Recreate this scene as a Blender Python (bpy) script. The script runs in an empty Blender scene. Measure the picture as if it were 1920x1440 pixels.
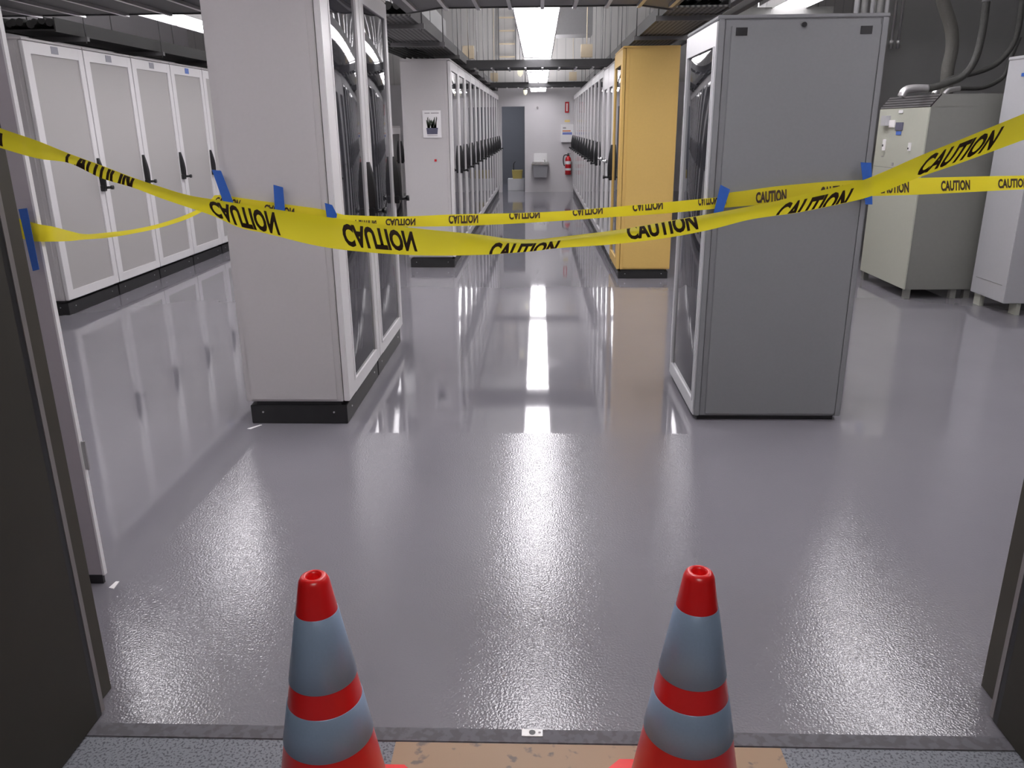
import bpy, bmesh, math, random
from mathutils import Vector, Matrix
random.seed(4)
S = bpy.context.scene
COL = S.collection

# ---------------------------------------------------------------- camera
PITCH, YAW, ROLL, FPX, CAMH = 0.313174, 0.0353778, -0.0096876, 1493.3, 1.5
cam_d = bpy.data.cameras.new('camera'); cam = bpy.data.objects.new('camera', cam_d); COL.objects.link(cam)
cam_d.sensor_width = 36.0; cam_d.sensor_fit = 'HORIZONTAL'; cam_d.lens = 36.0 * FPX / 1920.0
cam_d.clip_start = 0.05
fwd = Vector((-math.sin(YAW) * math.cos(PITCH), math.cos(YAW) * math.cos(PITCH), -math.sin(PITCH)))
rt = Vector((math.cos(YAW), math.sin(YAW), 0)); up = rt.cross(fwd)
rt2 = rt * math.cos(ROLL) + up * math.sin(ROLL); up2 = -rt * math.sin(ROLL) + up * math.cos(ROLL)
m3 = Matrix((rt2, up2, -fwd)).transposed()
cam.matrix_world = Matrix.Translation((0, 0, CAMH)) @ m3.to_4x4()
S.camera = cam

# ---------------------------------------------------------------- world and exposure
w = bpy.data.worlds.new('world'); S.world = w; w.use_nodes = True
w.node_tree.nodes['Background'].inputs[0].default_value = (0.5, 0.52, 0.6, 1)
w.node_tree.nodes['Background'].inputs[1].default_value = 0.02
S.view_settings.view_transform = 'Standard'; S.view_settings.look = 'None'
S.view_settings.gamma = 1.0; S.view_settings.use_curve_mapping = False
S.view_settings.exposure = 0.0
TUBE = 10.6            # emission of the luminaires in the machine room
CORR = 6.2            # emission of the added fill panel behind the camera

# ---------------------------------------------------------------- materials
def srgb(r, g, b):
    f = lambda c: ((c / 255 + 0.055) / 1.055) ** 2.4 if c > 10 else c / 255 / 12.92
    return (f(r), f(g), f(b), 1)
MATS = {}
def mat(name, col, rough=0.5, metal=0.0, noise=0.0, nscale=30, bump=0.0, bscale=60, coat=0.0, spec=0.5, emit=None, estr=0.0, trans=0.0):
    if name in MATS: return MATS[name]
    m = bpy.data.materials.new(name); m.use_nodes = True; nt = m.node_tree; N = nt.nodes; L = nt.links
    b = N['Principled BSDF']
    b.inputs['Base Color'].default_value = col
    b.inputs['Roughness'].default_value = rough; b.inputs['Metallic'].default_value = metal
    b.inputs['Specular IOR Level'].default_value = spec
    b.inputs['Coat Weight'].default_value = coat; b.inputs['Coat Roughness'].default_value = 0.05
    tc = N.new('ShaderNodeTexCoord')
    if noise:
        n = N.new('ShaderNodeTexNoise'); n.inputs['Scale'].default_value = nscale; n.inputs['Detail'].default_value = 6
        L.new(tc.outputs['Object'], n.inputs['Vector'])
        mx = N.new('ShaderNodeMix'); mx.data_type = 'RGBA'
        mx.inputs['A'].default_value = tuple(c * (1 - noise) for c in col[:3]) + (1,)
        mx.inputs['B'].default_value = tuple(min(1, c * (1 + noise)) for c in col[:3]) + (1,)
        L.new(n.outputs['Fac'], mx.inputs['Factor']); L.new(mx.outputs['Result'], b.inputs['Base Color'])
    if bump:
        n2 = N.new('ShaderNodeTexNoise'); n2.inputs['Scale'].default_value = bscale; n2.inputs['Detail'].default_value = 3
        L.new(tc.outputs['Object'], n2.inputs['Vector'])
        bp = N.new('ShaderNodeBump'); bp.inputs['Strength'].default_value = bump; bp.inputs['Distance'].default_value = 0.01
        L.new(n2.outputs['Fac'], bp.inputs['Height']); L.new(bp.outputs['Normal'], b.inputs['Normal'])
    if emit:
        b.inputs['Emission Color'].default_value = emit; b.inputs['Emission Strength'].default_value = estr
    if trans:
        b.inputs['Transmission Weight'].default_value = trans
    MATS[name] = m
    return m
G = dict(
    light_panel=mat('rack_light_grey_paint', (0.50, 0.48, 0.485, 1), 0.45, noise=0.03, nscale=60),
    frame=mat('rack_white_door_frame', (0.66, 0.645, 0.655, 1), 0.35, noise=0.02),
    dark_panel=mat('rack_slate_grey_paint', (0.215, 0.218, 0.23, 1), 0.5, noise=0.05, nscale=80),
    silver=mat('rack_silver_frame', (0.60, 0.60, 0.62, 1), 0.35, metal=0.2, noise=0.02),
    amber=mat('rack_amber_paint', (0.64, 0.425, 0.125, 1), 0.5, noise=0.04, nscale=40),
    black=mat('black_plastic', (0.012, 0.012, 0.014, 1), 0.35, noise=0.1),
    plinth=mat('black_painted_plinth', (0.018, 0.018, 0.019, 1), 0.4, noise=0.3, nscale=12),
    screw=mat('bright_screw', (0.6, 0.6, 0.6, 1), 0.3, metal=1.0, noise=0.02),
    glass=mat('smoked_acrylic', (0.030, 0.030, 0.036, 1), 0.03, spec=0.5, noise=0.05),
    label=mat('grey_label', (0.26, 0.26, 0.30, 1), 0.5, noise=0.1),
    label_blue=mat('blue_label', (0.08, 0.16, 0.50, 1), 0.5, noise=0.1),
    wall=mat('painted_wall', (0.62, 0.60, 0.62, 1), 0.6, noise=0.03, nscale=4),
    wall_dark=mat('dark_grey_wall', (0.185, 0.185, 0.185, 1), 0.7, noise=0.06, nscale=5),
    ceil=mat('grey_ceiling_deck', (0.42, 0.42, 0.41, 1), 0.7, noise=0.08, nscale=3),
    tray=mat('galvanised_tray', (0.15, 0.148, 0.15, 1), 0.5, metal=0.3, noise=0.1),
    tray_dark=mat('dark_tray', (0.05, 0.05, 0.052, 1), 0.5, metal=0.3, noise=0.1),
    cable=mat('black_cable', (0.015, 0.015, 0.014, 1), 0.5, noise=0.2),
    conduit=mat('bright_conduit', (0.55, 0.54, 0.55, 1), 0.3, metal=0.8, noise=0.05),
    flex=mat('grey_flexible_conduit', (0.045, 0.045, 0.042, 1), 0.5, noise=0.1, bump=0.4, bscale=120),
    flex_light=mat('dusty_grey_duct', (0.10, 0.097, 0.088, 1), 0.7, noise=0.1, bump=0.3, bscale=90),
    pdu_front=mat('greenish_grey_enamel', (0.43, 0.44, 0.38, 1), 0.45, noise=0.03),
    pdu_side=mat('mid_grey_enamel', (0.20, 0.20, 0.185, 1), 0.5, noise=0.05),
    pdu_light=mat('pale_grey_enamel', (0.42, 0.42, 0.44, 1), 0.5, noise=0.03),
    white=mat('white_plastic', (0.8, 0.79, 0.8, 1), 0.4, noise=0.02),
    steel=mat('stainless_steel', (0.55, 0.55, 0.54, 1), 0.25, metal=0.9, noise=0.03),
    red=mat('glossy_red', (0.55, 0.012, 0.02, 1), 0.3, noise=0.05),
    cone=mat('fluorescent_red_orange_vinyl', (0.86, 0.012, 0.014, 1), 0.32, noise=0.06, nscale=20, coat=0.3),
    reflective=mat('silver_retroreflective_sleeve', (0.34, 0.45, 0.62, 1), 0.38, metal=0.15, noise=0.06, nscale=200),
    jamb=mat('dark_bronze_door_frame', (0.050, 0.044, 0.033, 1), 0.55, noise=0.15, nscale=8),
    leaf=mat('dark_bronze_door', (0.030, 0.027, 0.020, 1), 0.6, noise=0.15, nscale=6),
    strip=mat('aluminium_weather_strip', (0.26, 0.24, 0.24, 1), 0.4, metal=0.4, noise=0.05),
    door_white=mat('pale_painted_door', (0.45, 0.42, 0.45, 1), 0.5, noise=0.03),
    concrete=mat('grey_cladding', (0.30, 0.30, 0.30, 1), 0.7, noise=0.06, nscale=3),
    tan=mat('tan_board', (0.50, 0.42, 0.30, 1), 0.7, noise=0.05),
    blue=mat('blue_painters_tape', (0.018, 0.10, 0.42, 1), 0.6, noise=0.12, nscale=60),
    ink=mat('dark_brown_lettering', (0.045, 0.022, 0.012, 1), 0.6, noise=0.1),
    paper=mat('white_paper', (0.78, 0.76, 0.77, 1), 0.7, noise=0.02),
    leafgreen=mat('dark_green_print', (0.07, 0.09, 0.06, 1), 0.8, noise=0.3),
    potgrey=mat('slate_blue_print', (0.10, 0.10, 0.15, 1), 0.8, noise=0.2),
    greytext=mat('grey_print', (0.35, 0.33, 0.34, 1), 0.8, noise=0.1),
    orange=mat('orange_print', (0.75, 0.25, 0.10, 1), 0.7, noise=0.05),
    blueprint=mat('blue_print', (0.18, 0.22, 0.55, 1), 0.7, noise=0.05),
    yellow_s=mat('yellow_sticker', (0.75, 0.6, 0.25, 1), 0.7, noise=0.05),
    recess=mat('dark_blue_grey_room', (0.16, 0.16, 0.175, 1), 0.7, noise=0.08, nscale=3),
    box_w=mat('white_cardboard', (0.6, 0.6, 0.62, 1), 0.7, noise=0.03),
    box_y=mat('yellow_plastic', (0.45, 0.36, 0.10, 1), 0.5, noise=0.05),
    tube=mat('lit_fluorescent_lens', (1, 1, 1, 1), 0.5, noise=0.01, emit=(1.0, 0.97, 1.0, 1), estr=TUBE),
    corr=mat('corridor_fill_glow', (1, 1, 1, 1), 0.5, noise=0.01, emit=(1.0, 0.96, 0.93, 1), estr=CORR),
    ceiling_fill=mat('added_ceiling_glow', (1, 1, 1, 1), 0.5, noise=0.01, emit=(1.0, 0.97, 1.0, 1), estr=30.0),
    louvre=mat('dark_louvre', (0.02, 0.015, 0.017, 1), 0.5, noise=0.1),
)

def caution_mat():
    m = bpy.data.materials.new('yellow_caution_plastic'); m.use_nodes = True; nt = m.node_tree; N = nt.nodes; L = nt.links
    b = N['Principled BSDF']; b.inputs['Roughness'].default_value = 0.28
    n = N.new('ShaderNodeTexNoise'); n.inputs['Scale'].default_value = 9; tc = N.new('ShaderNodeTexCoord'); L.new(tc.outputs['Object'], n.inputs['Vector'])
    mx = N.new('ShaderNodeMix'); mx.data_type = 'RGBA'; mx.inputs['A'].default_value = (0.80, 0.64, 0.014, 1); mx.inputs['B'].default_value = (0.90, 0.78, 0.03, 1)
    L.new(n.outputs['Fac'], mx.inputs['Factor']); L.new(mx.outputs['Result'], b.inputs['Base Color'])
    t = N.new('ShaderNodeBsdfTranslucent'); t.inputs['Color'].default_value = (0.95, 0.84, 0.04, 1)
    tr = N.new('ShaderNodeBsdfTransparent'); tr.inputs['Color'].default_value = (1, 0.9, 0.3, 1)
    s1 = N.new('ShaderNodeMixShader'); s1.inputs[0].default_value = 0.38
    s2 = N.new('ShaderNodeMixShader'); s2.inputs[0].default_value = 0.08
    L.new(b.outputs[0], s1.inputs[1]); L.new(t.outputs[0], s1.inputs[2]); L.new(s1.outputs[0], s2.inputs[1]); L.new(tr.outputs[0], s2.inputs[2])
    L.new(s2.outputs[0], N['Material Output'].inputs[0])
    return m
G['caution'] = caution_mat()

def mesh_mat():     # perforated door panel: rows of tiny holes
    m = bpy.data.materials.new('perforated_door_mesh'); m.use_nodes = True; nt = m.node_tree; N = nt.nodes; L = nt.links
    b = N['Principled BSDF']; b.inputs['Roughness'].default_value = 0.5
    tc = N.new('ShaderNodeTexCoord'); v = N.new('ShaderNodeTexVoronoi'); v.inputs['Scale'].default_value = 160; v.inputs['Randomness'].default_value = 0.0
    L.new(tc.outputs['Object'], v.inputs['Vector'])
    r = N.new('ShaderNodeValToRGB'); r.color_ramp.elements[0].position = 0.28; r.color_ramp.elements[0].color = (0.20, 0.20, 0.20, 1)
    r.color_ramp.elements[1].position = 0.38; r.color_ramp.elements[1].color = (0.38, 0.365, 0.36, 1)
    L.new(v.outputs['Distance'], r.inputs[0]); L.new(r.outputs[0], b.inputs['Base Color'])
    return m
G['mesh'] = mesh_mat()

def slot_mat():     # slotted steel: dark punched slots
    m = bpy.data.materials.new('slotted_steel'); m.use_nodes = True; nt = m.node_tree; N = nt.nodes; L = nt.links
    b = N['Principled BSDF']; b.inputs['Roughness'].default_value = 0.6; b.inputs['Metallic'].default_value = 0.2
    tc = N.new('ShaderNodeTexCoord'); br = N.new('ShaderNodeTexBrick')
    br.inputs['Scale'].default_value = 14; br.inputs['Color1'].default_value = (0.03, 0.03, 0.03, 1); br.inputs['Color2'].default_value = (0.03, 0.03, 0.03, 1)
    br.inputs['Mortar'].default_value = (0.17, 0.17, 0.165, 1); br.inputs['Mortar Size'].default_value = 0.16; br.inputs['Brick Width'].default_value = 0.55; br.inputs['Row Height'].default_value = 1.2
    br.offset = 0.0
    L.new(tc.outputs['Object'], br.inputs['Vector']); L.new(br.outputs['Color'], b.inputs['Base Color'])
    return m
G['slot'] = slot_mat()

def floor_mat():
    # glossy grey epoxy; the fresh patch inside the doorway has an orange-peel anti-slip texture
    m = bpy.data.materials.new('glossy_grey_epoxy'); m.use_nodes = True; nt = m.node_tree; N = nt.nodes; L = nt.links
    b = N['Principled BSDF']; tc = N.new('ShaderNodeTexCoord')
    n = N.new('ShaderNodeTexNoise'); n.inputs['Scale'].default_value = 1.3; n.inputs['Detail'].default_value = 4; L.new(tc.outputs['Object'], n.inputs['Vector'])
    mx = N.new('ShaderNodeMix'); mx.data_type = 'RGBA'; mx.inputs['A'].default_value = (0.175, 0.168, 0.190, 1); mx.inputs['B'].default_value = (0.208, 0.200, 0.222, 1)
    L.new(n.outputs['Fac'], mx.inputs['Factor']); L.new(mx.outputs['Result'], b.inputs['Base Color'])
    b.inputs['Specular IOR Level'].default_value = 0.6
    sx = N.new('ShaderNodeSeparateXYZ'); L.new(tc.outputs['Object'], sx.inputs[0])
    def step(sock, edge, gt, soft=0.01):
        r = N.new('ShaderNodeMapRange'); r.inputs['From Min'].default_value = edge - soft; r.inputs['From Max'].default_value = edge + soft
        r.inputs['To Min'].default_value = 0.0 if gt else 1.0; r.inputs['To Max'].default_value = 1.0 if gt else 0.0
        L.new(sock, r.inputs['Value']); return r.outputs[0]
    def mul(a, c):
        q = N.new('ShaderNodeMath'); q.operation = 'MULTIPLY'; L.new(a, q.inputs[0])
        if isinstance(c, float): q.inputs[1].default_value = c
        else: L.new(c, q.inputs[1])
        return q.outputs[0]
    mask = mul(mul(step(sx.outputs['Y'], 3.81, False, 0.006), step(sx.outputs['X'], -1.43, True, 0.008)), step(sx.outputs['X'], 2.2, False, 0.5))
    rr = N.new('ShaderNodeMapRange'); rr.inputs['To Min'].default_value = 0.05; rr.inputs['To Max'].default_value = 0.045; L.new(mask, rr.inputs['Value'])
    L.new(rr.outputs[0], b.inputs['Roughness'])
    v = N.new('ShaderNodeTexNoise'); v.inputs['Scale'].default_value = 140; v.inputs['Detail'].default_value = 1.5; v.inputs['Roughness'].default_value = 0.5; L.new(tc.outputs['Object'], v.inputs['Vector'])
    lo = N.new('ShaderNodeTexNoise'); lo.inputs['Scale'].default_value = 2.2; lo.inputs['Detail'].default_value = 2; L.new(tc.outputs['Object'], lo.inputs['Vector'])
    fine = N.new('ShaderNodeBump'); fine.inputs['Distance'].default_value = 0.0025; L.new(v.outputs['Fac'], fine.inputs['Height']); L.new(mul(mask, 0.36), fine.inputs['Strength'])
    wav = N.new('ShaderNodeBump'); wav.inputs['Distance'].default_value = 0.010; wav.inputs['Strength'].default_value = 0.02; L.new(lo.outputs['Fac'], wav.inputs['Height']); L.new(fine.outputs[0], wav.inputs['Normal'])
    L.new(wav.outputs[0], b.inputs['Normal']); L.new(wav.outputs[0], b.inputs['Coat Normal'])
    b.inputs['Coat Weight'].default_value = 0.0; b.inputs['Coat IOR'].default_value = 1.5; L.new(rr.outputs[0], b.inputs['Coat Roughness'])
    return m
G['floor'] = floor_mat()

def speck_mat(name, base, dark, scale, thr, rough=0.75):
    m = bpy.data.materials.new(name); m.use_nodes = True; nt = m.node_tree; N = nt.nodes; L = nt.links
    b = N['Principled BSDF']; b.inputs['Roughness'].default_value = rough
    tc = N.new('ShaderNodeTexCoord'); v = N.new('ShaderNodeTexNoise'); v.inputs['Scale'].default_value = scale; v.inputs['Detail'].default_value = 3
    L.new(tc.outputs['Object'], v.inputs['Vector'])
    r = N.new('ShaderNodeValToRGB'); e = r.color_ramp.elements; e[0].position = thr; e[0].color = dark; e[1].position = thr + 0.08; e[1].color = base
    L.new(v.outputs['Fac'], r.inputs[0]); L.new(r.outputs[0], b.inputs['Base Color'])
    return m
G['speck'] = speck_mat('speckled_corridor_floor', (0.23, 0.24, 0.27, 1), (0.10, 0.10, 0.12, 1), 150, 0.40)
G['tan_floor'] = speck_mat('worn_tan_floor_patch', (0.36, 0.235, 0.145, 1), (0.17, 0.13, 0.11, 1), 22, 0.32, 0.5)
G['grout'] = speck_mat('rough_grey_threshold', (0.135, 0.13, 0.148, 1), (0.105, 0.10, 0.11, 1), 35, 0.45)
def ribbed_mat():
    m = bpy.data.materials.new('ribbed_steel_cladding'); m.use_nodes = True; nt = m.node_tree; N = nt.nodes; L = nt.links
    b = N['Principled BSDF']; b.inputs['Roughness'].default_value = 0.6
    tc = N.new('ShaderNodeTexCoord'); wv = N.new('ShaderNodeTexWave'); wv.inputs['Scale'].default_value = 1.6; wv.bands_direction = 'X'; wv.wave_profile = 'SAW'
    L.new(tc.outputs['Object'], wv.inputs['Vector'])
    r = N.new('ShaderNodeValToRGB'); e = r.color_ramp.elements; e[0].position = 0.0; e[0].color = (0.30, 0.30, 0.30, 1); e[1].position = 0.12; e[1].color = (0.50, 0.49, 0.48, 1)
    L.new(wv.outputs['Fac'], r.inputs[0]); L.new(r.outputs[0], b.inputs['Base Color'])
    return m
G['ribbed'] = ribbed_mat()

# ---------------------------------------------------------------- mesh helpers
class MB:
    def __init__(s): s.bm = bmesh.new()
    def box(s, x0, x1, y0, y1, z0, z1, bevel=0.0):
        if x0 > x1: x0, x1 = x1, x0
        if y0 > y1: y0, y1 = y1, y0
        if z0 > z1: z0, z1 = z1, z0
        r = bmesh.ops.create_cube(s.bm, size=1.0)['verts']
        for v in r:
            v.co = Vector(((x0 + x1) / 2 + v.co.x * (x1 - x0), (y0 + y1) / 2 + v.co.y * (y1 - y0), (z0 + z1) / 2 + v.co.z * (z1 - z0)))
        if bevel:
            es = list({e for v in r for e in v.link_edges})
            bmesh.ops.bevel(s.bm, geom=es, offset=bevel, segments=2, affect='EDGES', clamp_overlap=True)
        return s
    def tube(s, pts, r, seg=10, cap=True):
        pts = [Vector(p) for p in pts]; rings = []
        for i, p in enumerate(pts):
            d = (pts[min(i + 1, len(pts) - 1)] - pts[max(i - 1, 0)]).normalized()
            a = d.orthogonal().normalized() if i == 0 else (rings_a - d * rings_a.dot(d)).normalized()
            rings_a = a; b = d.cross(a); ri = r[i] if isinstance(r, (list, tuple)) else r
            rings.append([s.bm.verts.new(p + a * ri * math.cos(t) + b * ri * math.sin(t)) for t in [2 * math.pi * k / seg for k in range(seg)]])
        for i in range(len(rings) - 1):
            for k in range(seg):
                s.bm.faces.new((rings[i][k], rings[i][(k + 1) % seg], rings[i + 1][(k + 1) % seg], rings[i + 1][k])).smooth = True
        if cap:
            s.bm.faces.new(rings[0][::-1]); s.bm.faces.new(rings[-1])
        return s
    def lathe(s, prof, c=(0, 0), seg=48, close=False):
        rings = []
        for r, z in prof:
            rings.append([s.bm.verts.new((c[0] + r * math.cos(2 * math.pi * k / seg), c[1] + r * math.sin(2 * math.pi * k / seg), z)) for k in range(seg)])
        n = len(rings)
        for i in range(n if close else n - 1):
            a, b = rings[i], rings[(i + 1) % n]
            for k in range(seg):
                s.bm.faces.new((a[k], a[(k + 1) % seg], b[(k + 1) % seg], b[k])).smooth = True
        return s
    def prism(s, poly, z0, z1):       # plan polygon extruded in z
        a = [s.bm.verts.new((x, y, z0)) for x, y in poly]; b = [s.bm.verts.new((x, y, z1)) for x, y in poly]
        n = len(poly); s.bm.faces.new(a[::-1]); s.bm.faces.new(b)
        for i in range(n): s.bm.faces.new((a[i], a[(i + 1) % n], b[(i + 1) % n], b[i]))
        return s
    def poly3(s, pts, thick, axis=1):  # polygon in a plane of constant axis, given a thickness along that axis
        a = [s.bm.verts.new(p) for p in pts]; off = Vector((0, 0, 0)); off[axis] = thick
        b = [s.bm.verts.new(Vector(p) + off) for p in pts]; n = len(pts)
        s.bm.faces.new(a[::-1]); s.bm.faces.new(b)
        for i in range(n): s.bm.faces.new((a[i], a[(i + 1) % n], b[(i + 1) % n], b[i]))
        return s
    def build(s, name, material, parent=None, flip=False, loc=None):
        if flip:
            for v in s.bm.verts: v.co.x = -v.co.x
        bmesh.ops.recalc_face_normals(s.bm, faces=s.bm.faces[:])
        me = bpy.data.meshes.new(name); s.bm.to_mesh(me); s.bm.free()
        me.materials.append(G[material] if isinstance(material, str) else material)
        o = bpy.data.objects.new(name, me); COL.objects.link(o)
        if parent: o.parent = parent
        if loc: o.location = loc
        return o
def thing(name, label, cat, loc=(0, 0, 0), group=None):
    o = bpy.data.objects.new(name, None); COL.objects.link(o); o.location = loc; o.empty_display_size = 0.1
    o['label'] = label; o['category'] = cat
    if group: o['group'] = group
    return o
def tag(o, label, cat, group=None):
    o['label'] = label; o['category'] = cat
    if group: o['group'] = group
    return o
def struct(o): o['kind'] = 'structure'; return o
KIDS = {}
def copy_tree(o, parent=None, loc=None):
    c = o.copy(); COL.objects.link(c); c.parent = parent
    if loc is not None: c.location = loc
    for ch in [k for k in ALL() if k.parent == o]: copy_tree(ch, c)
    return c
def ALL(): return list(COL.objects)
def smooth(pts, n=8):
    P = [Vector(p) for p in pts]; out = []
    for i in range(len(P) - 1):
        p0 = P[max(i - 1, 0)]; p1 = P[i]; p2 = P[i + 1]; p3 = P[min(i + 2, len(P) - 1)]
        for k in range(n):
            t = k / n
            out.append(0.5 * ((2 * p1) + (-p0 + p2) * t + (2 * p0 - 5 * p1 + 4 * p2 - p3) * t * t + (-p0 + 3 * p1 - 3 * p2 + p3) * t ** 3))
    out.append(P[-1]); return out
# ================================================================= SETTING
DY = 1.75                                   # outer face of the doorway frame
WY = 19.45                                  # far wall
CZ = 4.3                                    # ceiling height
# machine-room floor runs on through the far doorway
struct(MB().box(-8, 9, 1.70, WY, -0.12, 0.0).build('floor', 'floor'))
struct(MB().box(-4, 4, -3.5, 1.65, -0.12, 0.0).build('floor_corridor', 'speck'))
struct(MB().box(-1.26, 1.26, 1.65, 1.70, -0.12, 0.003, 0.002).build('trim_1', 'grout'))
tp = MB().box(-0.365, 0.61, 0.6, 1.648, -0.01, 0.002); struct(tp.build('trim_2', 'tan_floor'))
# ceiling deck with ribs
c = MB().box(-8, 9, DY, WY + 0.2, CZ, CZ + 0.2)
for k in range(40): c.box(-8 + k * 0.43, -8 + k * 0.43 + 0.12, DY + 0.2, WY, CZ - 0.06, CZ + 0.01)
struct(c.build('ceiling', 'ceil'))
struct(MB().box(-4, 4, -3.5, DY - 0.1, 2.75, 2.95).build('ceiling_corridor', 'wall'))
# far wall, smooth low part with the doorway cut out, ribbed cladding above
fw = MB()
fw.box(-8, -0.87, WY, WY + 0.15, 0, 2.42).box(-0.335, 9, WY, WY + 0.15, 0, 2.42).box(-0.87, -0.335, WY, WY + 0.15, 1.93, 2.42)
struct(fw.build('wall_back', 'wall'))
struct(MB().box(-8, 9, WY - 0.01, WY + 0.15, 2.42, CZ).build('wall_back_cladding', 'ribbed'))
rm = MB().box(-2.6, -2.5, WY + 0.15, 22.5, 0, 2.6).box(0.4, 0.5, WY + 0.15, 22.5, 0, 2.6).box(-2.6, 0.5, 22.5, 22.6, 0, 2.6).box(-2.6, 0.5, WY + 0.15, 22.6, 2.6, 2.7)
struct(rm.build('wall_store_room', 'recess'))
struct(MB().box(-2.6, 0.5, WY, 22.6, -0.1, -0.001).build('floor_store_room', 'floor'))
struct(MB().box(-8.1, -8, DY, WY, 0, CZ).build('wall_left', 'wall'))
struct(MB().box(9, 9.1, DY, WY, 0, CZ).build('wall_right', 'wall'))
# partition behind the power cabinets on the right
struct(MB().box(3.80, 9, 10.0, 10.15, 0, CZ).build('wall_right_partition', 'wall_dark'))
struct(MB().box(3.66, 8.9, 9.50, 9.99, 0, 2.30).build('wall_right_lower_casing', 'wall_dark'))
# front wall around the entrance
fr = MB().box(-8, -1.27, DY + 0.02, DY + 0.08, 0, CZ).box(1.27, 9, DY + 0.02, DY + 0.08, 0, CZ).box(-1.27, 1.27, DY + 0.02, DY + 0.08, 2.42, CZ)
struct(fr.build('wall_front', 'wall'))
cw = MB().box(-1.9, -1.8, -3.5, DY - 0.15, 0, 2.75).box(1.8, 1.9, -3.5, DY - 0.15, 0, 2.75).box(-1.9, 1.9, -3.6, -3.5, 0, 2.75)
cw.box(-1.9, -1.27, DY - 0.15, DY - 0.05, 0, 2.75).box(1.27, 1.9, DY - 0.15, DY - 0.05, 0, 2.75).box(-1.27, 1.27, DY - 0.15, DY - 0.05, 2.42, 2.75)
struct(cw.build('wall_corridor', 'concrete'))
# bronze frame: jambs and head
j = MB().box(-1.29, -1.204, DY, DY + 0.088, 0, 2.42, 0.003).box(1.235, 1.29, DY + 0.03, DY + 0.15, 0, 2.42, 0.003).box(-1.29, 1.29, DY, DY + 0.088, 2.34, 2.42)
struct(j.build('trim_3', 'jamb'))
# open outer leaves folded back towards the corridor, each with its weather strip
def outer_leaf(name, sx, x, yb):
    d = struct(MB().box(sx * x, sx * (x + 0.045), 0.62, yb - 0.028, 0.004, 2.33, 0.003).build(name, 'leaf'))
    MB().box(sx * (x + 0.002), sx * (x + 0.045), yb - 0.028, yb - 0.010, 0.004, 2.33).build('gasket', 'black', d)
    MB().box(sx * (x + 0.001), sx * (x + 0.046), yb - 0.010, yb + 0.010, 0.006, 2.33, 0.002).build('weather_strip', 'strip', d)
    return d
outer_leaf('door_1', -1, 1.172, 1.735)
outer_leaf('door_2', 1, 1.190, 1.765)
# pale inner door standing open, seen edge-on, with its latch plate
d3 = struct(MB().box(-2.35, -1.505, 2.370, 2.384, 0.035, 2.30, 0.002).build('door_3', 'door_white'))
MB().box(-1.5005, -1.486, 2.374, 2.380, 0.43, 0.53).build('latch_plate', 'steel', d3)
MB().box(-1.5060, -1.4995, 2.368, 2.386, 0.035, 2.30).build('edge_strip', 'white', d3)
MB().box(-2.0, -1.51, 2.372, 2.384, 0.001, 0.034).build('door_gap_shade', 'black', d3)  # black strip standing for the shade in the gap under the door

# ================================================================= LUMINAIRES
def luminaire(x, y, z, length, label, group):
    t = thing('ceiling_light', label, 'ceiling light', (x, y, z), group)
    h = MB()
    h.box(-0.15, 0.15, 0, length, 0.075, 0.10, 0.004)
    for s_ in (-1, 1): h.poly3([(s_ * 0.15, 0, 0.10), (s_ * 0.175, 0, 0.0), (s_ * 0.165, 0, 0.0), (s_ * 0.14, 0, 0.085)], length, 1)
    h.box(-0.165, 0.165, 0, 0.012, 0.0, 0.09).box(-0.165, 0.165, length - 0.012, length, 0.0, 0.09)
    h.build('housing', 'white', t)
    for s_ in (-1, 1):
        MB().box(s_ * 0.012, s_ * 0.158, 0.014, length - 0.014, 0.008, 0.022, 0.006).build('lamp', 'tube', t)
    MB().box(-0.12, 0.12, 0.05, length - 0.05, 0.1, 0.112, 0.003).build('fill_strip', 'ceiling_fill', t)  # glowing strip added on top to brighten the ceiling and soften the light
    rr_ = MB()
    for yy in (0.25, length - 0.25): rr_.tube([(0, yy, 0.10), (0, yy, CZ - z)], 0.005, 6)
    rr_.build('hanger_rod', 'conduit', t)
    return t
ord_ = ['nearest', 'second', 'third', 'fourth', 'fifth', 'sixth', 'seventh', 'eighth', 'ninth', 'tenth', 'eleventh', 'twelfth', 'thirteenth', 'last']
L0 = luminaire(-0.02, 1.95, 2.30, 1.21, 'long white fluorescent light over the centre aisle, added unseen nearest of its row', 'lights over the centre aisle')  # first two of each row are added out of view to brighten the front
for row, (x, z, nm, y0, y1) in enumerate(((-0.02, 2.30, 'centre aisle', 1.95, 19.2), (-2.78, 2.30, 'left aisle by the mesh racks', 2.05, 15.0), (2.55, 2.62, 'right aisle by the slate rack', 1.95, 11.5))):
    n = int((y1 - y0) / 1.225)
    for k in range(n):
        if row == 0 and k == 0: continue
        yy = y0 + k * 1.225; o = copy_tree(L0, None, (x, yy, z - max(0, yy - 9) * 0.008 * (row == 0)))
        o['label'] = 'long white fluorescent light over the %s, %s of its row' % (nm, ord_[k] if k < 14 else 'farthest')

        o['group'] = 'lights over the ' + nm
# unseen panel added behind the camera to brighten the foreground
t = thing('corridor_fill', 'square white fill panel added unseen behind the camera before the doorway', 'ceiling light', (0, -0.6, 2.60))
MB().box(-0.62, 0.62, -0.62, 0.62, 0.03, 0.149, 0.004).build('housing', 'white', t)
MB().box(-0.56, 0.56, -0.56, 0.56, 0.018, 0.032).build('lens', 'corr', t)

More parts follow.
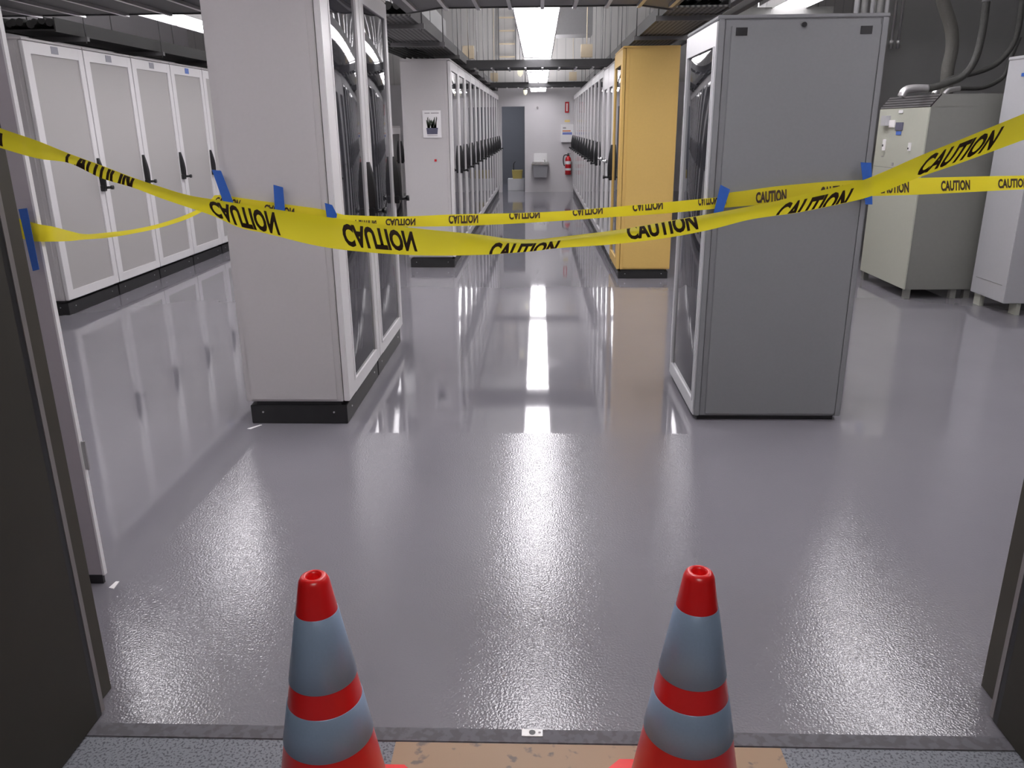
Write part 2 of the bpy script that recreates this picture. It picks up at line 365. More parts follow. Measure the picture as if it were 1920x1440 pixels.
# ================================================================= RACKS
def handle_mb(x, y, z0, z1, out=0.05):
    m = MB(); n = 12; sec = []
    for i in range(n + 1):
        f = i / n; z = z1 + (z0 - z1) * f
        dd = out * (0.35 + 0.65 * math.sin(min(1, f * 1.15) * math.pi * 0.62)) ; ww = 0.016 + 0.008 * math.sin(f * math.pi)
        sec.append([m.bm.verts.new((x + a, y + b, z)) for a, b in ((0, -ww), (dd * 0.8, -ww * 0.8), (dd, 0), (dd * 0.8, ww * 0.8), (0, ww))])
    for i in range(n):
        for k in range(5): m.bm.faces.new((sec[i][k], sec[i][(k + 1) % 5], sec[i + 1][(k + 1) % 5], sec[i + 1][k])).smooth = False
    m.bm.faces.new(sec[0][::-1]); m.bm.faces.new(sec[-1])
    m.box(x, x + out * 0.7, y - 0.03, y + 0.022, z0 - 0.02, z0 + 0.03, 0.004)
    m.tube([(x + out * 0.5, y + 0.01, z0 + 0.01), (x + out * 1.5, y + 0.02, z0 + 0.012)], 0.012, 10)
    m.tube([(x + out * 1.5, y + 0.02, z0 + 0.012), (x + out * 1.9, y + 0.022, z0 + 0.012)], 0.019, 12)
    return m
def bulged_pane(x, y0, y1, z0, z1, amp, ny=10, nz=30):
    m = MB(); g = []
    for i in range(nz + 1):
        row = []
        for k in range(ny + 1):
            u, v = k / ny, i / nz
            row.append(m.bm.verts.new((x + amp * math.sin(math.pi * u) * (math.sin(math.pi * v) ** 0.6 if 0 < v < 1 else 0), y0 + (y1 - y0) * u, z0 + (z1 - z0) * v)))
        g.append(row)
    for i in range(nz):
        for k in range(ny): m.bm.faces.new((g[i][k], g[i][k + 1], g[i + 1][k + 1], g[i + 1][k])).smooth = True
    back = [m.bm.verts.new(p) for p in ((x - 0.006, y0, z0), (x - 0.006, y1, z0), (x - 0.006, y1, z1), (x - 0.006, y0, z1))]
    m.bm.faces.new(back)
    return m
def rack(name, label, loc, group=None, w=0.855, d=0.52, h=2.17, base=0.126, flip=False, front='glass', side='light_panel', frame='frame',
         stile=(0.085, 0.065), rails=(0.075, 0.085), hz=(1.02, 1.31), handle=True, wave=0.006, labelp=False, top='frame', door_t=0.03, round_door=False):
    """front plane at local x=0 facing +x, unit runs along +y from 0 to w; flip mirrors it to face -x"""
    t = thing(name, label, 'server rack', loc, group)
    f = dict(parent=t, flip=flip)
    b = MB().box(-d, -door_t - 0.004, 0.004, w - 0.004, base, h, 0.004); b.build('cabinet_body', side, **f)
    sp = MB().box(-d + 0.03, -door_t - 0.035, -0.003, 0.006, base + 0.012, h - 0.03, 0.002); sp.build('side_panel', side, **f)
    MB().box(-d - 0.002, -0.002, 0.0, w, h, h + 0.018, 0.004).build('top_cover', side, **f)
    if base > 0.05:
        p = MB().box(-d + 0.015, -0.02, 0.01, w - 0.006, 0.0, base - 0.022, 0.003).box(-d + 0.05, -0.05, 0.02, w - 0.02, base - 0.022, base)
        po = p.build('plinth', 'plinth', **f)
        sc = MB()
        for xx in (-d + 0.08, -0.09): sc.tube([(xx, 0.011, base * 0.52), (xx, 0.006, base * 0.52)], 0.005, 8)
        for yy in (0.12, w - 0.12): sc.tube([(-0.021, yy, base * 0.5), (-0.016, yy, base * 0.5)], 0.005, 8)
        sc.build('screw', 'screw', po, flip)
    else:
        MB().box(-d + 0.03, -0.03, 0.03, w - 0.03, 0.0, base).build('foot', 'black', **f)
    # door: four frame members joined, then pane and handle as sub-parts
    s0, s1 = stile; r0, r1 = rails
    z0, z1 = base + 0.003, h - 0.006; y0, y1 = 0.004, w - 0.004
    dm = MB().box(-door_t, 0, y0, y0 + s0, z0, z1, 0.003).box(-door_t, 0, y1 - s1, y1, z0, z1, 0.003)
    dm.box(-door_t, -0.0004, y0 + s0 - 0.004, y1 - s1 + 0.004, z0, z0 + r0).box(-door_t, -0.0004, y0 + s0 - 0.004, y1 - s1 + 0.004, z1 - r1, z1)
    if front == 'glass': dm.box(-0.003, 0.004, y0 + s0 - 0.014, y0 + s0 + 0.004, z0 + r0, z1 - r1, 0.001)
    if round_door:
        for (yy, zz, a0) in ((y0 + s0, z0 + r0, 180), (y1 - s1, z0 + r0, 270), (y1 - s1, z1 - r1, 0), (y0 + s0, z1 - r1, 90)):
            R_ = 0.06; cy = yy + (R_ if yy < w / 2 else -R_); cz = zz + (R_ if zz < 1 else -R_)
            arc = [(0 - 0.02, cy + R_ * math.cos(math.radians(a0 + q)), cz + R_ * math.sin(math.radians(a0 + q))) for q in range(0, 91, 15)]
            dm.poly3([(-0.02, yy, zz)] + arc, 0.02, 0)
    dr = dm.build('door', frame, **f)
    if front == 'glass':
        bulged_pane(-0.012, y0 + s0 - 0.002, y1 - s1 + 0.002, z0 + r0 - 0.002, z1 - r1 + 0.002, wave).build('door_glass', 'glass', dr, flip)
    else:
        MB().box(-0.018, -0.010, y0 + s0 - 0.002, y1 - s1 + 0.002, z0 + r0 - 0.002, z1 - r1 + 0.002).build('door_mesh', 'mesh', dr, flip)
    if handle: handle_mb(0.0, y1 - 0.035, hz[0], hz[1]).build('handle', 'black', dr, flip)
    if labelp: MB().box(0.0, 0.002, w / 2 - 0.05, w / 2 + 0.05, h - 0.075, h - 0.018).build('label_plate', labelp, dr, flip)
    return t

# two tall light grey racks in the left foreground
ca = rack('server_rack', 'tall light grey rack with smoked door nearest the camera on the left of the aisle', (-0.995, 3.93, 0), h=2.265, d=0.55, stile=(0.16, 0.075), rails=(0.07, 0.095), wave=0.012)
cb = rack('server_rack', 'tall light grey rack with smoked door directly behind the nearest left rack', (-0.995, 3.93 + 0.862, 0), h=2.265, d=0.55, stile=(0.085, 0.075), rails=(0.07, 0.095), wave=0.012)
# left aisle row of twelve behind them
r0 = rack('server_rack', '', (-0.925, 8.86, 0), 'glazed racks in the left row of the aisle', w=0.855, d=0.525, h=2.155, base=0.115, hz=(1.0, 1.29))
o12 = ['first', 'second', 'third', 'fourth', 'fifth', 'sixth', 'seventh', 'eighth', 'ninth', 'tenth', 'eleventh', 'last']
for k in range(12):
    o = r0 if k == 0 else copy_tree(r0, None, (-0.925, 8.86 + k * 0.862, 0))
    o['label'] = ('white framed glass door rack with the plant poster on its side' if k == 0 else
                  'white framed glass door rack, %s from the poster end of the far left row' % o12[k])
# mesh door racks at far left
lr = rack('mesh_door_rack', 'light grey rack with perforated door nearest the camera at far left', (-3.975, 6.505, 0), 'perforated door racks along the left wall', w=0.855, d=0.85, h=2.17, base=0.125, front='mesh', stile=(0.09, 0.075), rails=(0.075, 0.09), hz=(0.99, 1.26), labelp='label')
for k in range(1, 7):
    o = copy_tree(lr, None, (-3.975, 6.505 + k * 0.86, 0))
    o['label'] = 'light grey rack with perforated door, %s from the near end of the left wall row' % o12[k]
    if k == 3:
        for q in ALL():
            if q.name.startswith('label_plate') and q.parent and q.parent.parent == o: q.data = q.data.copy(); q.data.materials[0] = G['label_blue']
# amber rack, two silver-handled racks and eleven white racks on the right
rack('amber_rack', 'amber yellow rack at the near end of the right row', (0.79, 8.14, 0), w=0.86, d=0.54, h=2.19, base=0.095, flip=True, side='amber', frame='amber', stile=(0.12, 0.10), rails=(0.09, 0.13), hz=(0.95, 1.3))
q0 = rack('narrow_door_rack', 'white rack with round cornered glass door right behind the amber rack', (0.79, 9.02, 0), None, w=0.70, d=0.54, h=2.13, base=0.1, flip=True, stile=(0.12, 0.11), rails=(0.10, 0.22), handle=False, round_door=True)
q1 = copy_tree(q0, None, (0.79, 9.73, 0)); q1['label'] = 'white rack with round cornered glass door, second behind the amber rack'
for q, tgt in ((0, q0), (1, q1)):
    tgt['group'] = 'round cornered racks behind the amber rack'
    hp = MB(); hp.tube([(0.002, 0.60, 1.10), (0.04, 0.60, 1.10), (0.045, 0.66, 1.10)], 0.012, 8).tube([(0.002, 0.60, 1.10), (0.03, 0.60, 1.10)], 0.022, 12)
    hp.build('handle', 'screw', [k for k in ALL() if k.parent == tgt and k.name.startswith('door')][0], True)
w0 = rack('server_rack', 'white framed glass door rack nearest the amber rack in the far right row', (0.79, 10.46, 0), 'glazed racks in the right row of the aisle', w=0.80, d=0.54, h=2.155, base=0.115, flip=True, hz=(1.0, 1.29))
for k in range(1, 11):
    o = copy_tree(w0, None, (0.79, 10.46 + k * 0.808, 0)); o['label'] = 'white framed glass door rack, %s of eleven in the far right row' % o12[k]
# dark slate rack right foreground
dk = rack('slate_rack', 'dark slate grey rack with silver framed smoked door in the right foreground', (0.815, 4.0, 0), w=0.80, d=0.775, h=1.955, base=0.028, flip=True, side='dark_panel', frame='silver', stile=(0.045, 0.045), rails=(0.07, 0.105), handle=False, wave=0.014)
for x in (0.926, 1.489): MB().box(x - 0.026 - 0.815, x + 0.026 - 0.815, -0.006, 0.004, 1.885, 1.919).build('vent_slot', 'black', dk)
MB().tube([(1.207 - 0.815, 0.002, 1.928), (1.207 - 0.815, -0.008, 1.928)], 0.011, 14).build('cover_screw', 'black', dk)
for x in (0.02, 0.755): MB().box(x - 0.014, x + 0.014, -0.006, 0.004, 0.03, 1.955, 0.003).build('corner_post', 'dark_panel', dk)
# low dark cabinet glimpsed between the two left groups
rack('low_cabinet', 'low dark glazed cabinet glimpsed behind the left foreground racks', (-2.0, 11.2, 0), w=0.8, d=0.7, h=1.5, base=0.1)

# poster and red sticker on the end of the left row
t = thing('poster', 'small white poster of a potted plant on the grey rack end', 'poster', (-1.135, 8.852, 1.53))
MB().box(-0.098, 0.098, -0.004, 0, -0.14, 0.135).build('sheet', 'paper', t)
pt = MB().poly3([(-0.062, -0.006, -0.04), (0.062, -0.006, -0.04), (0.055, -0.006, -0.105), (-0.055, -0.006, -0.105)], 0.001); pt.build('printed_pot', 'potgrey', t)
lf = MB()
for k in range(26):
    a = random.uniform(-0.5, 0.5); x0 = random.uniform(-0.05, 0.05); ln = random.uniform(0.06, 0.115); x1 = x0 + a * 0.05
    lf.poly3([(x0 - 0.006, -0.0062, -0.042), (x0 + 0.006, -0.0062, -0.042), (x1 + 0.003, -0.0062, -0.042 + ln), (x1 - 0.001, -0.0062, -0.040 + ln)], 0.0005 )
lf.build('printed_leaves', 'leafgreen', t)
MB().box(-0.075, -0.02, -0.006, -0.004, 0.103, 0.113).box(-0.008, 0.075, -0.006, -0.004, 0.103, 0.113).box(-0.055, 0.055, -0.006, -0.004, -0.122, -0.116).build('printed_caption', 'greytext', t)
tag(MB().box(-0.012, 0.012, -0.004, 0, -0.012, 0.012).build('sticker', 'red', None, False, (-1.112, 8.853, 1.157)), 'tiny red square sticker below the poster on the rack end', 'sticker')

# fill light added to lift the dark store room, no lamp seen there
sl_d = bpy.data.lights.new('store_room_fill', 'AREA'); sl_d.energy = 32; sl_d.size = 0.6; sl_d.color = (0.85, 0.9, 1.0)
sl_o = bpy.data.objects.new('store_room_fill', sl_d); COL.objects.link(sl_o); sl_o.location = (-1.0, 21.0, 2.55)
# ================================================================= FAR WALL FITTINGS
t = thing('fire_extinguisher', 'red fire extinguisher hung on the far wall', 'fire extinguisher', (0.68, WY - 0.09, 0.40))
MB().lathe([(0.0, 0.0), (0.06, 0.0), (0.07, 0.012), (0.07, 0.34), (0.06, 0.385), (0.03, 0.41), (0.02, 0.43), (0.0, 0.43)], seg=28).build('cylinder', 'red', t)
MB().lathe([(0.0715, 0.10), (0.0715, 0.15)], seg=28).lathe([(0.0715, 0.24), (0.0715, 0.31)], seg=28).build('label_band', 'white', t)
MB().box(-0.03, 0.03, -0.012, 0.012, 0.43, 0.455).box(-0.025, 0.05, -0.01, 0.01, 0.47, 0.48).tube([(0, 0, 0.43), (0, 0, 0.49)], 0.012).build('valve_lever', 'black', t)
MB().tube(smooth([(-0.02, -0.01, 0.45), (-0.09, -0.02, 0.44), (-0.115, -0.03, 0.36), (-0.11, -0.03, 0.27), (-0.085, -0.04, 0.2)]), 0.012).build('hose', 'black', t)
t = thing('extinguisher_sign', 'narrow red and white sign high on the wall above the extinguisher', 'sign', (0.64, WY - 0.012, 1.90))
MB().box(-0.045, 0.045, -0.006, 0, -0.12, 0.12, 0.003).build('plate', 'red', t)
MB().box(-0.016, 0.016, -0.009, -0.005, -0.085, 0.085).build('pale_print', 'paper', t)
t = thing('wall_box', 'white box with coloured leaflet on the far wall above the extinguisher', 'box', (0.65, WY - 0.1, 1.32))
MB().box(-0.14, 0.14, 0, 0.098, -0.19, 0.21, 0.004).build('casing', 'white', t)
MB().box(-0.11, 0.11, -0.003, 0, -0.02, 0.03).build('blue_band', 'blueprint', t)
MB().box(-0.11, 0.08, -0.003, 0, 0.05, 0.075).build('orange_band', 'orange', t)
MB().box(-0.10, -0.03, -0.003, 0, 0.11, 0.145).build('grey_print', 'greytext', t)
tag(MB().box(-0.06, 0.06, 0, 0.008, -0.025, 0.025).build('sticker', 'yellow_s', None, False, (0.65, WY - 0.008, 1.60)), 'faint yellow sticker above the white wall box', 'sticker')
t = thing('drinking_fountain', 'steel drinking fountain on the far wall beside the dark doorway', 'drinking fountain', (0.03, WY, 0.33))
MB().box(-0.155, 0.155, -0.03, 0, 0.36, 0.56, 0.006).build('back_plate', 'white', t)
MB().box(-0.2, 0.2, -0.36, 0, 0.31, 0.37, 0.015).build('basin', 'steel', t)
MB().poly3([(-0.17, -0.30, 0.31), (0.17, -0.30, 0.31), (0.15, -0.20, 0.02), (-0.15, -0.20, 0.02)], 0.195, 1).build('lower_casing', 'pdu_light', t)
MB().tube([(0.1, -0.15, 0.36), (0.1, -0.15, 0.41), (0.06, -0.17, 0.42)], 0.012).build('spout', 'steel', t)
tag(MB().tube([(0, 0, 0), (0, -0.03, 0)], 0.025, 16).build('thermostat', 'greytext', None, False, (-0.04, WY - 0.002, 1.90)), 'small grey round sensor high on the far wall', 'sensor')
tag(MB().box(-0.2, 0.2, -0.15, 0.15, 0, 0.28, 0.004).build('cardboard_box', 'box_w', None, False, (-0.56, 20.1, 0.0)), 'white box on the floor inside the dark doorway', 'box')
b = thing('yellow_tub', 'small yellow tub stacked on the white box in the dark doorway', 'tub', (-0.53, 20.1, 0.28))
MB().poly3([(-0.11, -0.10, 0.0), (0.11, -0.10, 0.0), (0.13, -0.10, 0.20), (-0.13, -0.10, 0.20)], 0.2, 1).build('tub_body', 'box_y', b)
MB().tube([(-0.09, 0.0, 0.20), (-0.09, 0.0, 0.34), (-0.05, 0, 0.40)], 0.010).build('tub_handle', 'black', b)
# ladder on the far wall and duct
t = thing('wall_ladder', 'pale metal ladder high on the far wall left of the lights', 'ladder', (-0.72, WY - 0.12, 2.75))
for s_ in (-1, 1): MB().box(s_ * 0.19 - 0.015, s_ * 0.19 + 0.015, -0.02, 0.02, 0, 1.3).build('rail', 'tray', t)
for k in range(4): MB().box(-0.18, 0.18, -0.02, 0.02, 0.22 + k * 0.27, 0.25 + k * 0.27).build('rung', 'tan', t)
for k, (x, y, s_) in enumerate(((-0.99, 12.0, 1), (0.66, 12.0, 1), (-0.95, 18.0, 1), (0.71, 18.0, 1))):
    o = MB().box(-0.08, 0.08, -0.04, 0.04, 2.40, 2.57, 0.004).tube([(0, 0, 2.57), (0, 0, CZ)], 0.006, 6).build('tan_hanging_plate', 'tan', None, False, (x, y, 0))
    tag(o, 'small tan plate hanging over the %s side of the aisle, %s of two' % (('left', 'right')[k % 2], ('nearer', 'farther')[k // 2]), 'plate', 'tan plates hanging over the aisle')
t = thing('air_duct', 'dark rectangular duct with slanted top high right of the lights', 'duct', (1.3, 15.0, 3.0))
MB().poly3([(-1.15, 0, 0.0), (-0.38, 0, 0.0), (-0.38, 0, 0.56), (-1.15, 0, 0.42)], 0.6, 1).build('duct_body', 'tray', t)
for x in (-1.0, -0.55): MB().tube([(x, 0.3, 0.3), (x, 0.3, CZ - 3.0)], 0.008, 6).build('hanger_rod', 'conduit', t)
t = thing('air_duct', 'dark square duct hanging high over the left row', 'duct', (-2.3, 13.2, 2.95))
MB().box(-0.6, 0.5, 0, 3.5, 0, 0.5, 0.01).build('duct_body', 'concrete', t)
MB().tube([(0, 0.3, 0.5), (0, 0.3, CZ - 2.95)], 0.008, 6).build('hanger_rod', 'conduit', t)
for k, (x, y, z, r) in enumerate(((-0.30, 13.5, 2.28, 0.045), (-0.27, 16.5, 2.10, 0.035))):
    t = thing('emergency_lamp', 'small glass bulkhead lamp hanging left of the lights, %s of two' % ('larger nearer', 'smaller farther')[k], 'lamp', (x, y, z))
    MB().tube([(0, 0, r * 2.6), (0, 0, CZ - z)], 0.008, 6).build('stem', 'tray_dark', t)
    MB().lathe([(0.0, -r * 0.9), (r * 0.6, -r * 0.5), (r, 0.2 * r), (r, r * 2), (0, r * 2)], seg=20).build('globe', mat('frosted_lamp_glass', (0.8, 0.78, 0.62, 1), 0.3, emit=(1, .95, .75, 1), estr=0.7), t)
    MB().lathe([(0, r * 2), (r * 1.2, r * 2), (r * 1.2, r * 2.6), (0, r * 2.6)], seg=20).build('cap', 'tray_dark', t)

# ================================================================= OVERHEAD TRAYS
def tray_cross(name, label, x0, x1, y0, y1, z, fillet=0.0, rung=0.21, hgt=0.08, group=None, m='tray'):
    t = thing(name, label, 'cable tray', (0, 0, z), group)
    if fillet:
        F = fillet; arc = [math.radians(q) for q in range(0, 91, 10)]
        poly = [(x0, y0), (x1, y0), (x1, y1 + F)]
        poly += [(x1 - F * math.sin(a), y1 + F * (1 - math.sin(a))) for a in arc]
        poly += [(x0 + F * math.cos(a), y1 + F * (1 - math.cos(a))) for a in arc]
        # edge polyline of the swept corners
        MB().prism([p for i, p in enumerate(poly) if i == 0 or (Vector(p) - Vector(poly[i - 1])).length > 1e-4], 0.0, 0.012).build('tray_bottom', m, t)
        edge = poly[3:]
        e = MB()
        for i in range(len(edge) - 1):
            a, b = Vector((*edge[i], 0)), Vector((*edge[i + 1], 0))
            if (a - b).length < 1e-4: continue
            n = (b - a).normalized().cross(Vector((0, 0, 1))) * 0.006
            e.prism([(a + n).to_2d(), (b + n).to_2d(), (b - n).to_2d(), (a - n).to_2d()], -0.008, hgt)
        e.build('side_rail', m, t)
        MB().box(x0, x1, y0 - 0.012, y0, -0.008, hgt).build('side_rail', m, t)
    else:
        MB().box(x0, x1, y0, y1, 0, 0.012).build('tray_bottom', m, t)
        MB().box(x0, x1, y0 - 0.012, y0, -0.008, hgt).build('side_rail', m, t); MB().box(x0, x1, y1, y1 + 0.012, -0.008, hgt).build('side_rail', m, t)
    r = MB(); x = x0 + 0.1
    while x < x1 - 0.05:
        r.box(x - 0.012, x + 0.012, y0, y1, -0.02, 0.0); x += rung
    r.build('rungs', 'conduit', t)['kind'] = 'stuff'
    return t
GC = 'cable trays crossing the aisle'
tray_cross('cable_tray', 'wide ribbed cable tray crossing the aisle at the top of the view, nearest', -0.92, 0.92, 4.9, 5.76, 2.25, fillet=0.26, hgt=0.03, group=GC)
tray_cross('cable_tray', 'dark ribbed cable tray crossing the left aisle at the top left corner', -6.2, -1.62, 5.0, 5.84, 2.25, hgt=0.03, group=GC, m='tray_dark', rung=0.3)
tray_cross('cable_tray', 'cable tray crossing the centre aisle between the first two light sections', -0.90, 0.90, 10.6, 11.15, 2.20, group=GC, m='tray_dark')
tray_cross('cable_tray', 'farthest cable tray crossing the centre aisle near the far wall', -0.91, 0.91, 15.7, 15.95, 2.19, group=GC, m='tray_dark')
def tray_long(label, x0, x1, y0, y1, z, hgt=0.09, m='tray_dark'):
    t = thing('cable_tray', label, 'cable tray', (0, 0, z), 'cable trays along the rack rows')
    MB().box(x0, x1, y0, y1, 0, 0.012).build('tray_bottom', 'slot' if m != 'cable' else m, t)
    for x in (x0, x1): MB().box(x - 0.006, x + 0.006, y0, y1, -0.008, hgt).build('side_rail', m, t)
    y = y0 + 0.4
    while y < y1:
        s_ = MB().box(x0 - 0.05, x1 + 0.05, y - 0.02, y + 0.02, -0.045, -0.009)
        for x in (x0 - 0.03, x1 + 0.03): s_.tube([(x, y, -0.06), (x, y, CZ - z)], 0.005, 6)
        s_.build('hanger_bracket', 'tray', t); y += 1.45
    nb = MB()
    for k in range(7):
        xx = x0 + (x1 - x0) * (0.12 + 0.76 * k / 6); pts = []
        for i in range(28):
            f = i / 27; pts.append((xx + random.uniform(-0.02, 0.02), y0 + (y1 - y0) * f, 0.05 + random.uniform(0, 0.035)))
        nb.tube(smooth(pts, 2), random.uniform(0.022, 0.034), 8)
    nb.build('cable_bundle', 'cable', t)
    return t
tray_long('dark cable tray full of black cables above the left glazed row', -1.36, -0.94, 6.3, 19.2, 2.27)
tray_long('dark cable tray full of black cables above the right glazed row', 0.94, 1.36, 6.3, 19.2, 2.30)
tray_long('dark cable tray of black cables hung above the perforated door racks', -4.35, -3.92, 6.9, 15.0, 2.27, hgt=0.10, m='cable')
# slotted steel rails either side
sl = [(-3.1, -1.48, 9.1, 2.56), (-3.0, -1.48, 10.6, 2.56), (-3.1, -1.48, 7.9, 2.66), (1.44, 3.0, 9.0, 2.56), (1.44, 3.2, 10.4, 2.62), (1.44, 3.0, 12.0, 2.60)]
nm = ['lowest', 'middle', 'topmost']
for k, (x0, x1, y, z) in enumerate(sl):
    o = MB().box(x0, x1, y, y + 0.38, z, z + 0.07, 0.003)
    for xx in (x0 + 0.1, x1 - 0.1): o.tube([(xx, y + 0.19, z + 0.06), (xx, y + 0.19, CZ)], 0.005, 6)
    o = o.build('slotted_rail', 'slot')
    tag(o, 'wide slotted steel rail overhead %s, %s of three' % ('behind the left foreground racks' if k < 3 else 'above the amber rack', ('second nearest', 'farthest', 'nearest')[k] if k < 3 else ('nearest', 'middle', 'farthest')[k - 3]), 'rail', 'slotted steel rails overhead')
for k, x in enumerate((1.62, 1.78)):
    tag(MB().box(x - 0.035, x + 0.035, 5.0, 12.0, 2.45, 2.50, 0.003).build('overhead_rail', 'tray'), 'long grey rail running above the dark slate rack, %s of two' % ('inner', 'outer')[k], 'rail', 'twin rails above the slate rack')
# loose black cables dropping on the left row
o = MB()
for k in range(6):
    x = -1.35 + 0.06 * k; o.tube(smooth([(x - 0.6, 9.0 + 0.01 * k, 2.50), (x - 0.52, 8.95, 2.44), (x - 0.40, 8.92, 2.33), (x - 0.1, 8.92, 2.21), (x - 0.05, 8.95, 2.19)]), 0.014, 8)
tag(o.build('cable_drop', 'cable'), 'loops of black cable dropping onto the poster rack', 'cable')
# vertical pipes behind the slate rack and conduits on the partition
for k, x in enumerate((3.30, 3.38, 3.46, 3.54, 3.61)):
    tag(MB().tube([(x, 9.2, 0.0), (x, 9.2, CZ)], (0.025, 0.032, 0.02, 0.03, 0.02)[k], 12).build('vertical_pipe', ('pdu_light', 'concrete')[k % 2]), 'vertical grey pipe behind the slate rack, %s from the left' % o12[k], 'pipe', 'vertical pipes behind the slate rack')
for k, x in enumerate((3.80, 3.87)):
    tag(MB().tube([(x, 9.44, 2.26), (x, 9.44, CZ)], 0.014, 10).tube([(x, 9.44, 2.30), (x, 9.44, 2.34)], 0.02, 10).build('thin_conduit', 'conduit'), 'thin bright conduit ending above the grey casing, %s of two' % ('left', 'right')[k], 'pipe', 'thin conduits above the casing')

# ================================================================= POWER CABINETS
t = thing('power_cabinet', 'greenish grey power cabinet with louvred top behind the slate rack', 'cabinet', (3.24, 7.10, 0))
b = MB().box(0.012, 0.60, 0.0, 1.02, 0.085, 1.62, 0.003); b.poly3([(0.012, 0.0, 1.62), (0.60, 0.0, 1.62), (0.60, 0.0, 1.72), (0.09, 0.0, 1.72)], 1.02, 1); b.build('cabinet_body', 'pdu_side', t)
fp = MB().box(0, 0.014, 0.004, 1.016, 0.085, 1.618, 0.003).build('front_panel', 'pdu_front', t)
lv = MB().poly3([(0.000, 0.004, 1.625), (0.008, 0.004, 1.618), (0.088, 0.004, 1.716), (0.078, 0.004, 1.722)], 1.01, 1); lv.build('louvre', 'louvre', t)
ls = MB()
for k in range(4):
    f = 0.15 + k * 0.22; ls.box(-0.003 + 0.078 * f, 0.006 + 0.078 * f, 0.01, 1.0, 1.622 + 0.098 * f, 1.63 + 0.098 * f)
ls.build('louvre_slat', 'tray_dark', t)
def gl(name, m, y0, y1, z0, z1, th=0.004): return MB().box(-th, 0.0, y0 - 7.10, y1 - 7.10, z0, z1, min(th, 0.002)).build(name, m, fp)
gl('name_plate', 'white', 7.60, 7.69, 1.575, 1.605); gl('intercom', 'pdu_light', 7.85, 7.97, 1.47, 1.56, 0.04); gl('notice', 'paper', 7.73, 7.85, 1.455, 1.52, 0.01)
gl('display', 'potgrey', 7.56, 7.71, 1.43, 1.50, 0.008); gl('blue_sticker', 'label_blue', 7.58, 7.69, 1.39, 1.425)
gl('door_latch', 'white', 7.885, 7.915, 1.25, 1.35, 0.02); gl('door_latch', 'white', 7.345, 7.37, 1.26, 1.33, 0.02)
gl('keyhole', 'black', 7.89, 7.91, 1.285, 1.305, 0.025); gl('keyhole', 'black', 7.35, 7.366, 1.275, 1.29, 0.025)
gl('panel_seam', 'pdu_side', 7.12, 8.10, 1.10, 1.104, 0.001); gl('small_mark', 'greytext', 7.90, 7.95, 1.19, 1.20); gl('small_mark', 'greytext', 7.66, 7.70, 1.12, 1.15)
for (x, y) in ((0.02, 0.02), (0.54, 0.02), (0.02, 0.96), (0.54, 0.96), (0.42, 0.02)): MB().box(x, x + 0.05, y, y + 0.05, 0, 0.085).build('leg', 'pdu_side', t)
t = thing('pale_cabinet', 'pale grey cabinet on legs at the right edge of the view', 'cabinet', (3.745, 6.44, 0))
MB().box(0, 0.9, 0.0, 0.52, 0.10, 1.96, 0.004).build('cabinet_body', 'pdu_light', t)
MB().box(-0.004, 0.904, -0.004, 0.524, 1.96, 1.985, 0.004).build('top_cover', 'pdu_light', t)
MB().box(-0.002, 0.0, 0.06, 0.46, 0.235, 0.239).build('seam', 'pdu_side', t)
for (x, y) in ((0.02, 0.38), (0.85, 0.38), (0.12, 0.02), (0.85, 0.02)): MB().box(x, x + 0.035, y, y + 0.10, 0, 0.10).build('leg', 'pdu_front', t)
tag(MB().box(3.737, 3.744, 6.58, 6.74, 1.83, 1.855).build('blue_tape_strip', 'blue'), 'short strip of blue tape near the top of the pale cabinet', 'tape')
tag(MB().tube([(4.0, 6.7, 1.985), (4.0, 6.7, CZ)], 0.03, 12).build('cabinet_conduit', 'conduit'), 'bright steel conduit rising from the pale cabinet top', 'pipe')
NEAR = [[[-1.186,1.74,1.5259],[-1.1955,1.74,1.4828]],[[-1.144,1.74,1.5061],[-1.1525,1.74,1.466]],[[-1.0683,1.74,1.4795],[-1.0754,1.74,1.4434]],[[-1.0037,1.74,1.4527],[-1.0073,1.74,1.433]],[[-0.9383,1.74,1.428],[-0.9428,1.74,1.4014]],[[-0.8726,1.74,1.402],[-0.876,1.74,1.3808]],[[-0.8172,1.74,1.3827],[-0.8207,1.74,1.3591]],[[-0.7612,1.74,1.3654],[-0.7647,1.74,1.3395]],[[-0.7041,1.74,1.3549],[-0.7086,1.74,1.3198]],[[-0.6468,1.74,1.3455],[-0.6528,1.74,1.2942]],[[-0.5895,1.74,1.3361],[-0.5952,1.74,1.2812]],[[-0.4744,1.74,1.3184],[-0.48,1.74,1.2529]],[[-0.3591,1.74,1.3018],[-0.3632,1.74,1.2383]],[[-0.2435,1.74,1.2886],[-0.2459,1.74,1.232]],[[-0.1279,1.74,1.2766],[-0.1288,1.74,1.2327]],[[-0.0701,1.74,1.2683],[-0.0705,1.74,1.2359]],[[-0.0123,1.74,1.2657],[-0.0123,1.74,1.2403]],[[0.0454,1.74,1.2711],[0.0457,1.74,1.247]],[[0.16,1.74,1.2842],[0.1609,1.74,1.2545]],[[0.2733,1.74,1.3029],[0.275,1.74,1.2677]],[[0.3629,1.74,1.318],[0.3652,1.74,1.2843]],[[0.4407,1.74,1.3321],[0.4429,1.74,1.3041]],[[0.4957,1.74,1.3428],[0.4985,1.74,1.3128]],[[0.5502,1.74,1.3557],[0.5538,1.74,1.3203]],[[0.6583,1.74,1.3801],[0.6628,1.74,1.3428]],[[0.7108,1.74,1.3991],[0.7161,1.74,1.3589]],[[0.7878,1.74,1.4338],[0.7941,1.74,1.391]],[[0.8641,1.74,1.4648],[0.8716,1.74,1.4183]],[[0.9837,1.74,1.5145],[0.9931,1.74,1.4637]],[[1.0523,1.74,1.5424],[1.0627,1.74,1.4901]]]
